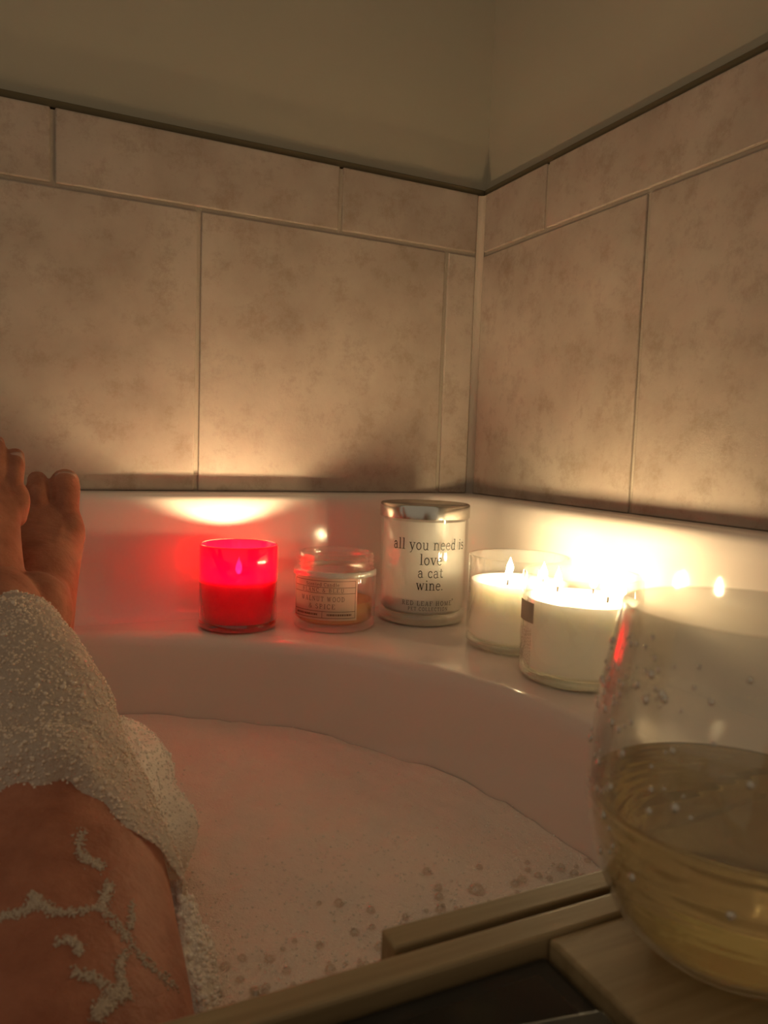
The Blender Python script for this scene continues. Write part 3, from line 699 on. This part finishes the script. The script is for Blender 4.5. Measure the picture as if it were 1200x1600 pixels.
for (p, u, m, nn, r) in nails:
    v = []; f = []
    K, J = 6, 5
    for j in range(J + 1):
        for k in range(K + 1):
            s = (k / K - .5) * 2; t = j / J
            w = .72 * r * math.sqrt(max(0, 1 - (abs(t - .45) * 1.25) ** 4))
            q_ = p + m * s * w + u * (t - .7) * r * 1.25 + nn * (-.42 * r * s * s * .6 + .0006 - .25 * r * max(0, t - .5) ** 2)
            v.append(q_)
    for j in range(J):
        for k in range(K): f.append((j * (K + 1) + k, j * (K + 1) + k + 1, (j + 1) * (K + 1) + k + 1, (j + 1) * (K + 1) + k))
    o = obj('toenail', v, f, M_NAIL, person); sd = o.modifiers.new('s', 'SOLIDIFY'); sd.thickness = .0012; sd.offset = -1

# ================================================================== FOAM
FZ = ZC - .265
def foam_inset(z): return .022 + (.075 - .075) + (DZ - .075 - z) / .125 * .033
lp = np.array(basin_loop(foam_inset(FZ) + .001, FZ))
# resample the loop evenly
seg = np.r_[0, np.cumsum(np.linalg.norm(np.diff(np.vstack([lp, lp[:1]]), axis=0), axis=1))]
NL, NR = 420, 190
tt = np.linspace(0, seg[-1], NL, endpoint=False); LPX = np.interp(tt, seg, np.r_[lp[:, 0], lp[0, 0]]); LPY = np.interp(tt, seg, np.r_[lp[:, 1], lp[0, 1]])
ctr = np.array([.16, .38])
V = [(ctr[0], ctr[1], FZ)]; Fc = []
def foam_h(x, y):
    h = .006 * noise.noise(Vector((x * 9, y * 9, 1.3))) + .0028 * noise.noise(Vector((x * 38, y * 38, 4.1))) + .0011 * noise.noise(Vector((x * 130, y * 130, 7.7)))
    return h
for i in range(1, NR + 1):
    s = (i / NR) ** .85
    for k in range(NL):
        x = ctr[0] + (LPX[k] - ctr[0]) * s; y = ctr[1] + (LPY[k] - ctr[1]) * s
        V.append((x, y, FZ + foam_h(x, y)))
for k in range(NL): Fc.append((0, 1 + k, 1 + (k + 1) % NL))
for i in range(NR - 1):
    for k in range(NL):
        k2 = (k + 1) % NL; a = 1 + i * NL; b = a + NL; Fc.append((a + k, b + k, b + k2, a + k2))
fo = obj('bath_foam', V, Fc, M_FOAM)
tag(fo, 'soap foam floating on the bath water across the tub', 'foam', kind='stuff')
C = []; R_ = []
while len(C) < 3400:
    x = random.uniform(-.02, .34); y = random.triangular(.20, .72, .26)
    near = max(0, 1 - (y - .2) / .2)
    if y > .45 and random.random() < .85: continue
    r = random.uniform(.0004, .0010)
    if random.random() < .55 * near: r = random.uniform(.0010, .0032)
    if random.random() < .03 * near: r = random.uniform(.0032, .0055)
    C.append((x, y, FZ + foam_h(x, y) + r * random.uniform(-.1, .5))); R_.append(r)
for _ in range(900):
    x = random.uniform(.05, .19); y = random.triangular(.20, .35, .24); r = random.choice((.0011, .0014, .0018, .0024, .0034))
    C.append((x, y, FZ + foam_h(x, y) + r * random.uniform(-.2, .35))); R_.append(r)
C = np.array(C); R_ = np.array(R_); bg = R_ > .0013
tag(spheres('foam_bubbles', C[~bg], R_[~bg], M_BEAD, fo, 1, None, True), kind='stuff')
tag(spheres('large_bubbles', C[bg], R_[bg], M_BUBBLEBIG, fo, 2), kind='stuff')

# foam shell lying over the shin and the mound beside it
bv = np.empty(len(bme.vertices) * 3); bme.vertices.foreach_get('co', bv); bv = bv.reshape(-1, 3)
bn = np.empty(len(bme.vertices) * 3); bme.vertices.foreach_get('normal', bn); bn = bn.reshape(-1, 3)
def shin_cover(p):
    x, y, z = p[0], p[1], p[2] - ZC
    k = noise.noise(Vector((x * 26, y * 26, z * 26 + 3))) * .5 + noise.noise(Vector((x * 70, y * 70, z * 70))) * .25
    zz = max(0, -.222 - z) * 2.2
    lo = (y - .345 + zz + .7 * min(.025, max(0, x - .02))) / .022 + k * 1.3
    hi = (.522 - y + .8 * x) / .03 + k * 1.8
    return max(-.3, min(1, lo, hi)), k
msk = np.full(len(bv), -.3); thick = np.zeros(len(bv))
cand = np.where((bv[:, 1] > .33) & (bv[:, 1] < .64) & (bv[:, 0] > -.12) & (bv[:, 2] > FZ - .03))[0]
for i in cand:
    msk[i], kk = shin_cover(bv[i]); thick[i] = .0045 + .006 * kk
off = np.where(msk > 0, np.minimum(1, msk * 1.5) * np.maximum(.0012, thick) , -.001)
fmap = {}; sv = []; sf = []
for pl in bme.polygons:
    vs_ = pl.vertices
    if all(msk[i] > -.12 for i in vs_):
        q = []
        for i in vs_:
            if i not in fmap: fmap[i] = len(sv); sv.append(bv[i] + bn[i] * off[i])
            q.append(fmap[i])
        sf.append(tuple(q))
shell = obj('leg_foam', sv, sf, M_FOAMLEG)
tag(shell, 'frothy soap foam clinging to the wet shin and piled beside the knee', 'foam', kind='stuff')
def blob(center, rad, seed, amp=.16, sub=5):
    bm = bmesh.new(); bmesh.ops.create_icosphere(bm, subdivisions=sub, radius=1)
    for v in bm.verts:
        d = v.co.normalized(); k = 1 + amp * noise.noise(d * 1.7 + Vector((seed, 0, 0))) + amp * .35 * noise.noise(d * 6 + Vector((0, seed, 0))) + .018 * noise.noise(d * 22)
        v.co = Vector((center[0] + d.x * rad[0] * k, center[1] + d.y * rad[1] * k, center[2] + ZC + d.z * rad[2] * k))
    me = bpy.data.meshes.new('foam_mound'); bm.to_mesh(me); bm.free(); return me
mounds = [blob((.059, .338, -.254), (.021, .060, .046), 11.0), blob((.031, .452, -.222), (.056, .085, .060), 2.0), blob((.041, .375, -.262), (.034, .065, .048), 5.0), blob((-.02, .50, -.20), (.055, .08, .062), 8.0)]
mo = [tag(link('foam_mound', m_, M_FOAM, shell), kind='stuff') for m_ in mounds]
# sparkling bubbles on the shell and mounds
def surf_points(me, n, cond, seed):
    r = np.random.default_rng(seed); me.calc_loop_triangles(); T_ = np.empty(len(me.loop_triangles) * 3, np.int32); me.loop_triangles.foreach_get('vertices', T_); T_ = T_.reshape(-1, 3)
    v = np.empty(len(me.vertices) * 3); me.vertices.foreach_get('co', v); v = v.reshape(-1, 3)
    a, b, c = v[T_[:, 0]], v[T_[:, 1]], v[T_[:, 2]]; nr_ = np.cross(b - a, c - a); ar = np.linalg.norm(nr_, axis=1); nr_ = nr_ / np.maximum(ar, 1e-12)[:, None]
    ok = cond((a + b + c) / 3, nr_); ar = ar * ok
    if ar.sum() <= 0: return np.zeros((0, 3)), np.zeros((0, 3))
    i = r.choice(len(T_), n, p=ar / ar.sum()); u1_, u2_ = r.random(n), r.random(n); s = np.sqrt(u1_)
    return a[i] * (1 - s)[:, None] + b[i] * (s * (1 - u2_))[:, None] + c[i] * (s * u2_)[:, None], nr_[i]
M_BEADLEG = principled('leg_foam_bead', (.86, .70, .56), .2, spec=.7)
C = []; R_ = []
for me_, cnt, rlo, rhi in ((shell.data, 9000, .0003, .0009), (mounds[1], 4500, .0003, .0009), (mounds[2], 2800, .0004, .0011), (mounds[0], 1800, .0004, .0013), (mounds[3], 1400, .0005, .0014)):
    p, nn = surf_points(me_, cnt, lambda c, n_: (c[:, 0] > -.045) & (c[:, 2] > FZ) & ((n_[:, 1] < .35) | (n_[:, 0] > .2)), 3)
    r = rng.uniform(rlo, rhi, len(p)) * np.where(rng.random(len(p)) < .06, 1.8, 1); C.append(p + nn * (r * .3)[:, None]); R_.append(r)
tag(spheres('shin_bubbles', C[0], R_[0], M_BEADLEG, shell, 1, None, True), kind='stuff')
tag(spheres('foam_bubbles', np.vstack(C[1:]), np.concatenate(R_[1:]), M_BEAD, shell, 1, None, True), kind='stuff')
# thin lacy streaks of suds on the bare knee
bvh = BVHTree.FromPolygons([Vector(p) for p in bv], [tuple(p.vertices) for p in bme.polygons])
streaks = [([(0, 1432), (35, 1425), (60, 1412), (85, 1425), (120, 1424), (158, 1420), (190, 1455), (225, 1500), (272, 1543)], 3.2, 150),
           ([(158, 1420), (165, 1400), (172, 1382)], 3.5, 40), ([(48, 1412), (52, 1400), (60, 1402)], 3, 18),
           ([(86, 1474), (110, 1468), (122, 1478), (124, 1490)], 2.6, 30), ([(118, 1522), (150, 1528), (170, 1545), (190, 1550), (200, 1556)], 4, 60),
           ([(195, 1490), (188, 1515), (195, 1545)], 3.2, 40), ([(128, 1300), (124, 1330), (140, 1345), (160, 1355)], 3.0, 60), ([(150, 1590), (162, 1572), (185, 1556)], 5, 60),
           ([(205, 1412), (206, 1436), (203, 1450)], 2, 20)]
C = []; R_ = []; S_ = []
for pts, w, cnt in streaks:
    cc = catmull([(a, b, 0) for a, b in pts], 10)[:, :2]
    for _ in range(cnt * 7):
        a = cc[random.randrange(len(cc))]; px, py = a[0] + random.gauss(0, w * 1.25), a[1] + random.gauss(0, w * 1.25)
        h = bvh.ray_cast(CAM, ray(px, py))
        if h[0] is None: continue
        r = random.uniform(.0002, .0006); C.append(h[0] + h[1] * r * .2); R_.append(r); S_.append(h[1][:])
C = np.array(C); R_ = np.array(R_); S_ = np.array(S_)
tag(spheres('suds_streaks', C[::2], R_[::2], M_SUDS, shell, 1, S_[::2]), kind='stuff')
tag(spheres('suds_bubbles', C[1::2], R_[1::2] * 1.1, M_SUDS, shell, 1, None, True), kind='stuff')
